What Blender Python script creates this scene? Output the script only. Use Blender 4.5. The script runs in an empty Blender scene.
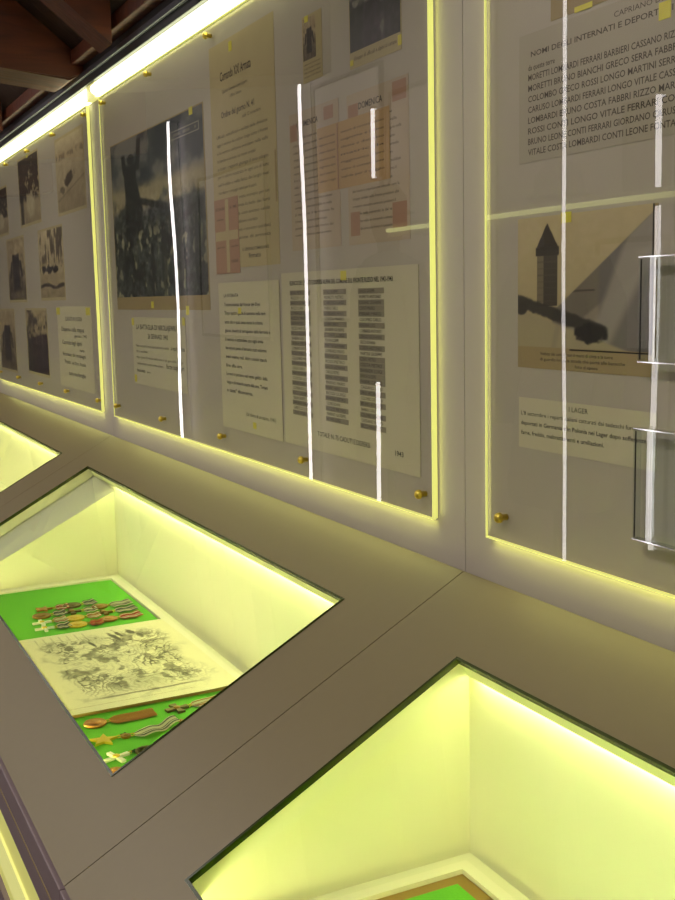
import bpy, bmesh, math, random
import numpy as np
from mathutils import Vector, Matrix

scene = bpy.context.scene
COL = scene.collection
random.seed(4)

# ------------------------------------------------------------ camera
cam_d = bpy.data.cameras.new('camera'); cam = bpy.data.objects.new('camera', cam_d); COL.objects.link(cam)
cam_d.sensor_fit = 'VERTICAL'; cam_d.sensor_height = 36.0; cam_d.lens = 1100.6 * 36 / 900
cam_d.clip_start = 0.02; cam_d.clip_end = 60
cr = Vector((0.44812, 0.89371, -0.02169)); cu = Vector((-0.11443, 0.08141, 0.99009)); cf = Vector((-0.88662, 0.4412, -0.13874))
cam.matrix_world = Matrix(((cr.x, cu.x, -cf.x, 0.0), (cr.y, cu.y, -cf.y, -0.8), (cr.z, cu.z, -cf.z, 1.6), (0, 0, 0, 1)))
scene.camera = cam

# ------------------------------------------------------------ world, added room lamps, exposure
world = bpy.data.worlds.new('world'); scene.world = world; world.use_nodes = True
world.node_tree.nodes['Background'].inputs[0].default_value = (0.5, 0.48, 0.5, 1)
world.node_tree.nodes['Background'].inputs[1].default_value = 0.3
def area_light(name, loc, sx, sy, power, color, rot=(0, 0, 0)):
    d = bpy.data.lights.new(name, 'AREA'); d.shape = 'RECTANGLE'; d.size = sx; d.size_y = sy
    d.energy = power; d.color = color
    o = bpy.data.objects.new(name, d); COL.objects.link(o); o.location = loc; o.rotation_euler = rot
    return o
ADDED_ROOM_LAMPS = [(-0.3, -1.9, 3.35), (-3.6, -1.9, 3.35), (-6.0, -1.9, 3.35), (-8.9, -1.9, 3.35)]  # unseen lamps added to light the closed room
for q, pw in zip(ADDED_ROOM_LAMPS, (31, 30, 10, 7)):
    area_light('added_room_light', q, 1.2, 0.28, pw, (1.0, 0.925, 0.86))
scene.view_settings.view_transform = 'Standard'
scene.view_settings.look = 'None'
scene.view_settings.gamma = 1.0
scene.view_settings.use_curve_mapping = False
scene.view_settings.exposure = 0.0
scene.cycles.transparent_max_bounces = 24

# ------------------------------------------------------------ helpers
def s2l(c):
    return tuple((v / 255 / 12.92) if v / 255 <= 0.04045 else ((v / 255 + 0.055) / 1.055) ** 2.4 for v in c)
def mat(name, rgb, rough=0.6, metal=0.0, emit=None, strength=1.0, noise=None, coat=0.0):
    m = bpy.data.materials.new(name); m.use_nodes = True
    nt = m.node_tree; b = nt.nodes['Principled BSDF']
    col = s2l(rgb)
    b.inputs['Base Color'].default_value = (*col, 1)
    b.inputs['Roughness'].default_value = rough; b.inputs['Metallic'].default_value = metal
    if coat: b.inputs['Coat Weight'].default_value = coat
    if emit is not None:
        b.inputs['Emission Color'].default_value = (*emit, 1); b.inputs['Emission Strength'].default_value = strength
    if noise:
        scale, amt, bump = noise
        tc = nt.nodes.new('ShaderNodeTexCoord'); n = nt.nodes.new('ShaderNodeTexNoise')
        n.inputs['Scale'].default_value = scale; n.inputs['Detail'].default_value = 5
        nt.links.new(tc.outputs['Object'], n.inputs['Vector'])
        r = nt.nodes.new('ShaderNodeMapRange'); r.inputs['To Min'].default_value = 1 - amt; r.inputs['To Max'].default_value = 1 + amt
        nt.links.new(n.outputs['Fac'], r.inputs['Value'])
        v = nt.nodes.new('ShaderNodeVectorMath'); v.operation = 'SCALE'; v.inputs[0].default_value = col
        nt.links.new(r.outputs['Result'], v.inputs['Scale']); nt.links.new(v.outputs['Vector'], b.inputs['Base Color'])
        if bump:
            bp = nt.nodes.new('ShaderNodeBump'); bp.inputs['Strength'].default_value = bump; bp.inputs['Distance'].default_value = 0.002
            nt.links.new(n.outputs['Fac'], bp.inputs['Height']); nt.links.new(bp.outputs['Normal'], b.inputs['Normal'])
    return m
def wood_mat(name, dark, light):
    m = bpy.data.materials.new(name); m.use_nodes = True; nt = m.node_tree; b = nt.nodes['Principled BSDF']
    tc = nt.nodes.new('ShaderNodeTexCoord'); mp = nt.nodes.new('ShaderNodeMapping'); mp.inputs['Scale'].default_value = (14, 1.2, 9)
    n = nt.nodes.new('ShaderNodeTexNoise'); n.inputs['Scale'].default_value = 2.5; n.inputs['Detail'].default_value = 8; n.inputs['Distortion'].default_value = 1.2
    r = nt.nodes.new('ShaderNodeValToRGB'); r.color_ramp.elements[0].position = 0.3; r.color_ramp.elements[1].position = 0.75
    r.color_ramp.elements[0].color = (*s2l(dark), 1); r.color_ramp.elements[1].color = (*s2l(light), 1)
    nt.links.new(tc.outputs['Object'], mp.inputs['Vector']); nt.links.new(mp.outputs['Vector'], n.inputs['Vector'])
    nt.links.new(n.outputs['Fac'], r.inputs['Fac']); nt.links.new(r.outputs['Color'], b.inputs['Base Color'])
    b.inputs['Roughness'].default_value = 0.55
    bp = nt.nodes.new('ShaderNodeBump'); bp.inputs['Strength'].default_value = 0.4; bp.inputs['Distance'].default_value = 0.004
    nt.links.new(n.outputs['Fac'], bp.inputs['Height']); nt.links.new(bp.outputs['Normal'], b.inputs['Normal'])
    return m
def glass_mat(name, tint=(1, 1, 1), ior=1.49, wobble=0.0, gain=1.0):
    """thin clear sheet: Fresnel mirror over a see-through body"""
    m = bpy.data.materials.new(name); m.use_nodes = True; nt = m.node_tree; nt.nodes.clear()
    out = nt.nodes.new('ShaderNodeOutputMaterial'); mix = nt.nodes.new('ShaderNodeMixShader')
    tr = nt.nodes.new('ShaderNodeBsdfTransparent'); tr.inputs[0].default_value = (*tint, 1)
    gl = nt.nodes.new('ShaderNodeBsdfGlossy'); gl.inputs['Roughness'].default_value = 0.0
    fr = nt.nodes.new('ShaderNodeFresnel'); fr.inputs['IOR'].default_value = ior
    geo = nt.nodes.new('ShaderNodeNewGeometry')
    inv = nt.nodes.new('ShaderNodeMath'); inv.operation = 'SUBTRACT'; inv.inputs[0].default_value = gain
    mul = nt.nodes.new('ShaderNodeMath'); mul.operation = 'MULTIPLY'; mul.use_clamp = True
    nt.links.new(geo.outputs['Backfacing'], inv.inputs[1])
    inv.use_clamp = False
    mx = nt.nodes.new('ShaderNodeMath'); mx.operation = 'MAXIMUM'; mx.inputs[1].default_value = 0.0
    nt.links.new(inv.outputs[0], mx.inputs[0])
    nt.links.new(fr.outputs[0], mul.inputs[0]); nt.links.new(mx.outputs[0], mul.inputs[1])
    if wobble:
        tc = nt.nodes.new('ShaderNodeTexCoord'); n = nt.nodes.new('ShaderNodeTexNoise'); n.inputs['Scale'].default_value = 3.0; n.inputs['Detail'].default_value = 0
        nt.links.new(tc.outputs['Object'], n.inputs['Vector'])
        bp = nt.nodes.new('ShaderNodeBump'); bp.inputs['Strength'].default_value = wobble; bp.inputs['Distance'].default_value = 0.02
        nt.links.new(n.outputs['Fac'], bp.inputs['Height']); nt.links.new(bp.outputs['Normal'], gl.inputs['Normal'])
    nt.links.new(mul.outputs[0], mix.inputs[0]); nt.links.new(tr.outputs[0], mix.inputs[1]); nt.links.new(gl.outputs[0], mix.inputs[2])
    nt.links.new(mix.outputs[0], out.inputs[0])
    return m
def print_mat():
    m = bpy.data.materials.new('printed_ink'); m.use_nodes = True; nt = m.node_tree; b = nt.nodes['Principled BSDF']
    a = nt.nodes.new('ShaderNodeVertexColor'); a.layer_name = 'print'
    nt.links.new(a.outputs['Color'], b.inputs['Base Color']); b.inputs['Roughness'].default_value = 0.6
    return m

def link(name, bm, m, parent=None, smooth=False):
    me = bpy.data.meshes.new(name)
    bmesh.ops.recalc_face_normals(bm, faces=bm.faces)
    bm.to_mesh(me); bm.free()
    o = bpy.data.objects.new(name, me); COL.objects.link(o)
    for k in (m if isinstance(m, (list, tuple)) else [m]): me.materials.append(k)
    if smooth:
        for p in me.polygons: p.use_smooth = True
    if parent is not None: o.parent = parent
    return o
def tag(o, label=None, cat=None, group=None, kind=None):
    if label: o['label'] = label
    if cat: o['category'] = cat
    if group: o['group'] = group
    if kind: o['kind'] = kind
    return o
def empty(name, loc, label, cat, group=None):
    o = bpy.data.objects.new(name, None); COL.objects.link(o); o.location = loc; o.empty_display_size = 0.05
    return tag(o, label, cat, group)
def add_box(bm, lo, hi, bevel=0.0, mi=0):
    vs = [bm.verts.new((x, y, z)) for x in (lo[0], hi[0]) for y in (lo[1], hi[1]) for z in (lo[2], hi[2])]
    fs = [bm.faces.new([vs[i] for i in q]) for q in ((0, 1, 3, 2), (4, 6, 7, 5), (0, 4, 5, 1), (2, 3, 7, 6), (0, 2, 6, 4), (1, 5, 7, 3))]
    for f in fs: f.material_index = mi
    if bevel:
        es = list({e for f in fs for e in f.edges})
        bmesh.ops.bevel(bm, geom=es, offset=bevel, segments=2, profile=0.5, affect='EDGES')
def box(name, lo, hi, m, parent=None, bevel=0.0):
    bm = bmesh.new(); add_box(bm, lo, hi, bevel); return link(name, bm, m, parent)
def add_hex(bm, P, mi=0):
    """8 points: 4 of one face then the matching 4 of the other"""
    v = [bm.verts.new(p) for p in P]
    for q in ((0, 1, 2, 3), (7, 6, 5, 4), (0, 4, 5, 1), (1, 5, 6, 2), (2, 6, 7, 3), (3, 7, 4, 0)):
        f = bm.faces.new([v[i] for i in q]); f.material_index = mi
def add_tube(bm, pts, r, seg=10, caps=True, mi=0):
    pts = [Vector(p) for p in pts]; rings = []
    for i, p in enumerate(pts):
        d = (pts[min(i + 1, len(pts) - 1)] - pts[max(i - 1, 0)]).normalized()
        a = d.orthogonal().normalized() if i == 0 else (prev - d * prev.dot(d)).normalized()
        prev = a; b = d.cross(a); rr = r[i] if isinstance(r, (list, tuple)) else r
        rings.append([bm.verts.new(p + (a * math.cos(t) + b * math.sin(t)) * rr) for t in [2 * math.pi * k / seg for k in range(seg)]])
    for A, B in zip(rings, rings[1:]):
        for k in range(seg):
            f = bm.faces.new((A[k], A[(k + 1) % seg], B[(k + 1) % seg], B[k])); f.material_index = mi
    if caps:
        bm.faces.new(rings[0]).material_index = mi; bm.faces.new(rings[-1]).material_index = mi
def add_lathe(bm, prof, seg=24, M=None):
    rings = []
    for r, z in prof:
        ring = []
        for k in range(seg):
            t = 2 * math.pi * k / seg; p = Vector((r * math.cos(t), r * math.sin(t), z))
            ring.append(bm.verts.new(M @ p if M else p))
        rings.append(ring)
    for A, B in zip(rings, rings[1:]):
        for k in range(seg): bm.faces.new((A[k], A[(k + 1) % seg], B[(k + 1) % seg], B[k]))
    bm.faces.new(rings[0]); bm.faces.new(rings[-1])
def add_poly(bm, pts2, z0, z1, M=None, mi=0):
    """prism from a 2D outline"""
    T = lambda p: (M @ Vector(p)) if M else Vector(p)
    a = [bm.verts.new(T((x, y, z0))) for x, y in pts2]; b = [bm.verts.new(T((x, y, z1))) for x, y in pts2]
    fs = [bm.faces.new(a), bm.faces.new(b)]
    n = len(pts2)
    for i in range(n): fs.append(bm.faces.new((a[i], a[(i + 1) % n], b[(i + 1) % n], b[i])))
    for f in fs: f.material_index = mi

# ------------------------------------------------------------ materials
M = dict(
    wall=mat('painted_wall_board', (184, 176, 162), 0.55, noise=(40, 0.02, 0.05)),
    desk=mat('laminate_counter', (134, 121, 90), 0.42, noise=(60, 0.03, 0.04)),
    seam=mat('seam_shadow_gap', (70, 62, 45), 0.9),
    liner=mat('white_case_lining', (232, 230, 204), 0.6),
    alu=mat('grey_aluminium_profile', (140, 122, 128), 0.45, 0.1),
    cornice=mat('black_cornice', (34, 36, 42), 0.5),
    cable=mat("grey_cable_duct", (64, 66, 76), 0.4),
    rim=mat('dark_green_glass_edge', (52, 62, 18), 0.2),
    brass=mat('brass', (225, 200, 90), 0.38, 1.0),
    chrome=mat('chrome', (210, 212, 218), 0.08, 1.0),
    tube=mat('lamp_tube_glow', (255, 255, 220), 0.5, emit=(0.98, 1.0, 0.62), strength=5.0),
    case_tube=mat('case_lamp_glow', (255, 255, 220), 0.5, emit=(0.98, 1.0, 0.40), strength=36.0),
    lip_tube=mat('lip_lamp_glow', (255, 255, 220), 0.5, emit=(0.98, 1.0, 0.40), strength=36.0),
    cap=mat('end_cap_spill_glow', (235, 232, 170), 0.5, emit=(0.95, 0.90, 0.35), strength=0.5),  # emission painted in for spill from the tube; the caps are no lamps
    edge=mat('lit_acrylic_edge', (230, 225, 120), 0.4, emit=(0.80, 0.84, 0.25), strength=0.62),
    front=mat('lit_front_diffuser', (220, 215, 120), 0.5, emit=(0.80, 0.80, 0.22), strength=0.34),
    front_hi=mat('lit_front_tube', (235, 230, 140), 0.5, emit=(0.88, 0.90, 0.32), strength=0.45),
    room_tube=mat('room_lamp_tube_glow', (255, 250, 250), 0.4, emit=(1.0, 0.94, 0.94), strength=9.0),
    yellow_tube=mat('opposite_lamp_glow', (255, 255, 200), 0.4, emit=(0.96, 1.0, 0.35), strength=3.0),
    lamp=mat('room_lamp_glow', (255, 245, 235), 0.4, emit=(1.0, 0.9, 0.82), strength=2.5),
    paper=mat('white_paper', (206, 200, 172), 0.8, noise=(25, 0.03, 0)),
    booklet=mat('orange_brown_cover', (190, 158, 112), 0.8, noise=(20, 0.06, 0)),
    names_paper=mat('thin_grey_paper', (178, 170, 154), 0.8),
    aged=mat('aged_paper', (188, 174, 134), 0.8, noise=(18, 0.08, 0)),
    newsprint=mat('pinkish_newsprint', (188, 172, 150), 0.85, noise=(20, 0.05, 0)),
    kraft=mat('brown_paper', (164, 146, 106), 0.8, noise=(20, 0.06, 0)),
    greyink=mat('faded_ink', (84, 76, 66), 0.8),
    ink=mat('black_ink', (30, 28, 26), 0.7),
    redink=mat('red_ink', (172, 134, 110), 0.7),
    tape=mat('yellow_tape', (224, 214, 60), 0.5),
    felt=mat('green_felt', (98, 184, 48), 0.95, noise=(300, 0.08, 0.3)),
    traywhite=mat('white_tray', (240, 236, 214), 0.6),
    traybrown=mat('brown_card_border', (150, 120, 60), 0.8),
    bronze=mat('bronze', (150, 112, 48), 0.4, 0.7),
    gold=mat('gilt_metal', (232, 196, 70), 0.3, 0.7),
    silver=mat('silvered_metal', (206, 200, 176), 0.3, 0.6),
    iron=mat('dull_iron', (110, 100, 60), 0.5, 0.5),
    enamel=mat('white_enamel', (244, 240, 222), 0.3),
    copper=mat('copper', (178, 122, 60), 0.4, 0.6),
    rib_orange=mat('orange_ribbon', (190, 134, 60), 0.8),
    rib_white=mat('white_ribbon', (228, 222, 190), 0.8),
    rib_green=mat('dark_green_ribbon', (40, 92, 40), 0.8),
    rib_grey=mat('grey_blue_ribbon', (110, 116, 100), 0.8),
    rib_red=mat('red_ribbon', (186, 66, 46), 0.8),
    ceilwood=wood_mat('dark_roof_boards', (30, 15, 8), (52, 26, 13)),
    beam=wood_mat('reddish_roof_beam', (62, 25, 9), (102, 45, 17)),
    floor=mat('grey_stone_floor', (110, 100, 92), 0.5, noise=(3, 0.1, 0.05)),
    white_wall=mat('pale_plaster', (182, 174, 172), 0.85, noise=(8, 0.03, 0.1)),
    board_white=mat('pale_board', (232, 222, 218), 0.7),
    dark=mat('dark_cloth', (118, 112, 98), 0.9, noise=(60, 0.1, 0.3)),
    darkwood=mat('dark_wood', (64, 46, 34), 0.6),
    skin=mat('dummy_head', (150, 130, 105), 0.6),
)
GLASS = glass_mat("clear_acrylic", (0.97, 0.97, 0.95), 1.49, wobble=0.03, gain=1.0)
LID = glass_mat('clear_lid_glass', (0.97, 0.99, 0.95), 1.5)
HOLD = glass_mat('clear_holder_acrylic', (0.93, 0.95, 0.95), 1.5, gain=1.0)
PRINT = print_mat()

# ------------------------------------------------------------ measured layout
A = 0.5002; CA, SA = math.cos(A), math.sin(A)
ZJ = 1.2187; X0 = -3.0549; W = 1.8135
M1, M2 = 0.1518, 0.1485; V1, V2, VF = 0.1158, 0.52, 0.6341
G1, G2 = 0.064, 0.0674; ZB, ZT = 1.2828, 2.1373
TB = 0.030                      # counter board thickness
FLZ = 0.895                     # case floor
def dk(x, v, n=0.0):            # point on the sloping counter
    return (x, -v * CA - n * SA, ZJ - v * SA + n * CA)

# ------------------------------------------------------------ room shell
RS = 0.8
zr = lambda y: 2.285 + (-0.05 - y) * RS
XL, XR = -13.0, 2.4
def struct(o): o['kind'] = 'structure'; return o
struct(box('floor', (XL, -2.6, -0.1), (XR, 0.2, 0.0), M['floor']))
bm = bmesh.new()
seams = [X0 + k * W for k in (-5, -4, -3, -2, -1, 0, 1, 2, 3)]
for a, b in zip([XL] + seams, seams + [XR]):
    a2, b2 = max(a, XL), min(b, XR)
    if b2 > a2: add_box(bm, (a2 + 0.0007, 0.010, 1.15), (b2 - 0.0007, 0.03, 2.182))
add_box(bm, (XL, 0.0301, 0.0), (XR, 0.2, 2.5))
struct(link('wall_back', bm, M['wall']))
struct(box('wall_opposite', (XL, -2.6, 0.0), (XR, -2.5, zr(-2.5) - .002), M['white_wall']))
bm = bmesh.new(); add_box(bm, (XL - 0.1, -2.6, 0), (XL, 0.2, 4)); struct(link('wall_left', bm, M['white_wall']))
bm = bmesh.new(); add_box(bm, (XR, -2.6, 0), (XR + 0.1, 0.2, 4)); struct(link('wall_right', bm, M['white_wall']))
# sloping boarded roof
bm = bmesh.new()
add_hex(bm, [(XL, 0.2, zr(0.2)), (XR, 0.2, zr(0.2)), (XR, -2.6, zr(-2.6)), (XL, -2.6, zr(-2.6)),
             (XL, 0.2, zr(0.2) + .06), (XR, 0.2, zr(0.2) + .06), (XR, -2.6, zr(-2.6) + .06), (XL, -2.6, zr(-2.6) + .06)])
struct(link('ceiling', bm, M['ceilwood']))
# tie beams: almost level underside, set into the roof slope
for k, x in enumerate((-1.15, -3.085, -5.0, -6.9, -8.9, -10.9)):
    bm = bmesh.new(); x2 = x - 0.20
    P = [(0.0, 2.190), (-0.08, 2.195), (-1.5, 2.36), (-1.5, zr(-1.5)), (0.0, zr(0.0))]
    P = [(0.02, 2.236), (-0.05, 2.195), (-0.235, 2.216) , (-0.75, 2.268), (-0.75, zr(-0.75) - .002), (-0.05, zr(-0.05) - .002), (0.02, zr(0.02) - .003)]
    a = [bm.verts.new((x, y, z)) for y, z in P]; b = [bm.verts.new((x2, y, z)) for y, z in P]
    bm.faces.new(a); bm.faces.new(b)
    for i in range(len(P)): bm.faces.new((a[i], a[(i + 1) % len(P)], b[(i + 1) % len(P)], b[i]))
    bmesh.ops.bevel(bm, geom=[e for e in bm.edges if abs(e.verts[0].co.x - e.verts[1].co.x) < 1e-5], offset=0.006, segments=2, affect='EDGES')
    struct(link('trim_%d' % (k + 1), bm, M['beam']))
# common rafters under the boards
for k, x in enumerate((-2.1, -2.62, -4.05, -4.55, -5.9)):
    bm = bmesh.new(); h = 0.10
    add_hex(bm, [(x, -0.06, zr(-0.06) - h), (x, -1.45, zr(-1.45) - h), (x, -1.45, zr(-1.45) - .002), (x, -0.06, zr(-0.06) - .002),
                 (x - .11, -0.06, zr(-0.06) - h), (x - .11, -1.45, zr(-1.45) - h), (x - .11, -1.45, zr(-1.45) - .002), (x - .11, -0.06, zr(-0.06) - .002)])
    struct(link('trim_%d' % (k + 7), bm, M['beam']))
# wall plate along the wall head
struct(box('trim_12', (XL, -0.045, 2.236), (XR, 0.03, 2.272), M['beam'], bevel=0.003))

# ------------------------------------------------------------ cornice and light band
bm = bmesh.new(); add_box(bm, (XL, -0.012, 2.180), (XR, 0.0099, 2.236), 0.002)
c = link('cornice', bm, M['cornice']); tag(c, 'black cornice strip running along the wall above the glowing light band', 'cornice')
bm = bmesh.new(); add_box(bm, (XL + .01, -0.022, 2.199), (XR - .01, -0.012, 2.213), 0.002)
link('cable_duct', bm, M['cable'], c)
bands = {-1: 'leftmost length of the glowing yellow light band under the black cornice',
         0: 'middle length of the glowing light band, above the dark poster panel',
         1: 'nearest length of the glowing light band, above the names sheet panel'}
for k in (-1, 0, 1):
    x0 = X0 + k * W
    t = empty('light_fixture', (x0 + W / 2, 0.01, ZT), bands[k], 'light fixture', 'light band above the wall panels')
    def L(o): o.location = (-(x0 + W / 2), -0.01, -ZT); return o
    bm = bmesh.new(); add_tube(bm, [(x0 + 0.052, -0.004, 2.159), (x0 + W - 0.035, -0.004, 2.159)], 0.0135, 12)
    add_box(bm, (x0 + 0.052, -0.004, 2.1425), (x0 + W - 0.035, 0.008, 2.1765))
    L(link('lamp_tube', bm, M['tube'], t))
    bm = bmesh.new()
    bm.free()
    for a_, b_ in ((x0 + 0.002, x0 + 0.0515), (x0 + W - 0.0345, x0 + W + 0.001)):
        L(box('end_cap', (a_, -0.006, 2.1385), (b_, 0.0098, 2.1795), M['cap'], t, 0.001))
    bm = bmesh.new(); add_box(bm, (x0 + 0.052, 0.0082, 2.1385), (x0 + W - 0.035, 0.0099, 2.1795)); L(link('back_plate', bm, M['chrome'], t))

# ------------------------------------------------------------ acrylic sheets over the wall panels
def brass_screw_bm(x, z, y=0.0):
    bm = bmesh.new()
    Mx = Matrix.Translation((x, y, z)) @ Matrix.Rotation(math.pi / 2, 4, 'X')
    add_lathe(bm, [(0.0001, 0.0095), (0.003, 0.009), (0.0058, 0.0070), (0.0068, 0.004), (0.0068, 0.001), (0.004, 0.0003), (0.004, -0.009)], 20, Mx)
    return bm
panel_lab = {-1: 'clear acrylic sheet with lit edges over the far left group of small photographs',
             0: 'clear acrylic sheet with lit edges over the dark poster and the name list',
             1: 'clear acrylic sheet with lit edges over the tower photograph, nearest the camera'}
for k in (-1, 0, 1):
    xa, xb = X0 + k * W + G1, X0 + (k + 1) * W - G2
    t = empty('acrylic_sheet', ((xa + xb) / 2, 0.0, ZB), panel_lab[k], 'acrylic panel', 'acrylic sheets screwed to the wall')
    off = Vector((-(xa + xb) / 2, 0, -ZB))
    e = 0.0018
    def part(name, bm, m, smooth=False):
        o = link(name, bm, m, t, smooth); o.location = off; return o
    bm = bmesh.new(); add_box(bm, (xa + e, 0.0, ZB + e), (xb - e, 0.004, ZT - e)); part('pane', bm, GLASS)
    bm = bmesh.new()
    y0, y1 = -0.0003, 0.0078
    add_box(bm, (xa, y0, ZB), (xb, .005, ZB + e)); add_box(bm, (xa, y0, ZT - e), (xb, .005, ZT))
    add_box(bm, (xa, y0, ZB + e), (xa + e, .0022, ZT - e)); add_box(bm, (xb - e, y0, ZB + e), (xb, y1, ZT - e))
    part('lit_edge', bm, M['edge'])
    n = 5
    for zz in (ZB + 0.032, ZT - 0.020):
        for i in range(n):
            x = xa + 0.034 + (xb - xa - 0.068) * i / (n - 1)
            if k == 1 and x > -0.5: continue
            part('screw', brass_screw_bm(x, zz), M['brass'], True)

for k in (-1, 0, 1):  # added area lights casting the yellow halo round the acrylic edges
    xa, xb = X0 + k * W + G1, X0 + (k + 1) * W - G2
    area_light('added_edge_light', ((xa + xb) / 2, 0.0035, ZB - 0.0015), xb - xa - 0.01, 0.006, 0.26, (0.96, 1.0, 0.30))
    area_light('added_edge_light', (xb + 0.0015, 0.0045, (ZB + ZT) / 2), 0.84, 0.005, 0.045, (0.96, 1.0, 0.30), Matrix.Rotation(-math.pi / 2, 3, 'Y').to_euler())
    area_light('added_edge_light', (xa - 0.0015, 0.0045, (ZB + ZT) / 2), 0.84, 0.005, 0.060, (0.96, 1.0, 0.30), Matrix.Rotation(math.pi / 2, 3, 'Y').to_euler())

# ------------------------------------------------------------ printed matter
YW = 0.0099                      # wall face
def noise2(w, h, sx, sy, seed, octaves=4):
    rng = np.random.default_rng(seed); out = np.zeros((h, w)); amp = 1.0; tot = 0
    for o in range(octaves):
        gx, gy = max(2, int(sx * 2 ** o) + 1), max(2, int(sy * 2 ** o) + 1)
        g = rng.random((gy + 1, gx + 1))
        xs = np.linspace(0, gx - 1e-6, w); ys = np.linspace(0, gy - 1e-6, h)
        xi, yi = xs.astype(int), ys.astype(int); xf, yf = xs - xi, ys - yi
        xf = xf * xf * (3 - 2 * xf); yf = yf * yf * (3 - 2 * yf)
        a = g[yi][:, xi] * (1 - xf) + g[yi][:, xi + 1] * xf; b = g[yi + 1][:, xi] * (1 - xf) + g[yi + 1][:, xi + 1] * xf
        out += amp * (a * (1 - yf[:, None]) + b * yf[:, None]); tot += amp; amp *= 0.55
    return out / tot
def grid_uv(w, h):
    return np.meshgrid(np.linspace(0, 1, w), np.linspace(0, 1, h))
def lerp(a, b, t): return a + (b - a) * t[..., None]
def sm(x, a, b):
    t = np.clip((x - a) / (b - a), 0, 1); return t * t * (3 - 2 * t)
def col(c): return np.array(c, float)
def put(img, c, mask): return img + (col(c) - img) * np.clip(mask, 0, 1)[..., None]
def picture(name, img, P, parent):
    """img (h,w,3) sRGB 0..255, row 0 at the bottom; P(u,v)->point"""
    h, w, _ = img.shape
    verts = [P(i / (w - 1), j / (h - 1)) for j in range(h) for i in range(w)]
    faces = [(j * w + i, j * w + i + 1, (j + 1) * w + i + 1, (j + 1) * w + i) for j in range(h - 1) for i in range(w - 1)]
    me = bpy.data.meshes.new(name); me.from_pydata(verts, [], faces)
    at = me.color_attributes.new('print', 'FLOAT_COLOR', 'POINT')
    c = np.clip(img, 0, 255) / 255.0
    lin = np.where(c <= 0.04045, c / 12.92, ((c + 0.055) / 1.055) ** 2.4)
    buf = np.ones((h * w, 4), np.float32); buf[:, :3] = lin.reshape(-1, 3)
    at.data.foreach_set('color', buf.ravel())
    me.materials.append(PRINT)
    o = bpy.data.objects.new(name, me); COL.objects.link(o); o.parent = parent
    return o
_font = bpy.data.curves.new('lettering', 'FONT')
_fo = bpy.data.objects.new('lettering', _font); COL.objects.link(_fo)
_cache = {}
def glyph_mesh(s, bold):
    key = (s, bold)
    if key not in _cache:
        _font.body = s; _font.size = 1.0; _font.offset = 0.012 if bold else 0.0; _font.resolution_u = 2
        dg = bpy.context.evaluated_depsgraph_get(); dg.update()
        me = bpy.data.meshes.new_from_object(_fo.evaluated_get(dg))
        v = np.array([tuple(q.co) for q in me.vertices]) if len(me.vertices) else np.zeros((0, 3))
        f = [tuple(p.vertices) for p in me.polygons]
        bpy.data.meshes.remove(me); _cache[key] = (v, f)
    return _cache[key]
def lettering(name, lines, parent, m, P):
    """lines: (text, x, z, height, width, bold); each line scaled to its width"""
    V, F = [], []
    for s, x, z, hh, ww, bold in lines:
        v, f = glyph_mesh(s, bold)
        if not len(v): continue
        lo, hi = v[:, 0].min(), v[:, 0].max(); b = len(V)
        for q in v: V.append(P(x + (q[0] - lo) / (hi - lo) * ww, z + q[1] * hh / 0.72))
        F += [tuple(b + i for i in ff) for ff in f]
    me = bpy.data.meshes.new(name); me.from_pydata(V, [], F); me.materials.append(m)
    o = bpy.data.objects.new(name, me); COL.objects.link(o); o.parent = parent
    return o
def sheet(name, rect, m, label, cat, group=None, layer=0, tabs=()):
    """a sheet of paper fixed to the wall behind the acrylic; layer = how many sheets lie below it"""
    x0, x1, z0, z1 = rect
    yb = YW - 0.0006 * layer; yf = yb - 0.0005
    cx, cz = (x0 + x1) / 2, z0
    t = empty(name, (cx, yb, cz), label, cat, group)
    bm = bmesh.new(); add_box(bm, (x0 - cx, yf - yb, 0), (x1 - cx, 0, z1 - z0)); link('paper', bm, m, t)
    t_y = yf - yb - 0.00012
    def loc(x, z, d=0.0): return (x - cx, t_y - d, z - cz)
    for (tx, tz, tw, th) in tabs:
        bm = bmesh.new(); add_box(bm, (tx - tw / 2 - cx, t_y - 0.0005, tz - th / 2 - cz), (tx + tw / 2 - cx, t_y - 0.0001, tz + th / 2 - cz))
        link('tape', bm, M['tape'], t)
    return t, loc
def pic_on(t, loc, rect, img, name='printed_picture'):
    x0, x1, z0, z1 = rect
    return picture(name, img, lambda u, v: loc(x0 + (x1 - x0) * u, z0 + (z1 - z0) * v), t)

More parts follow.
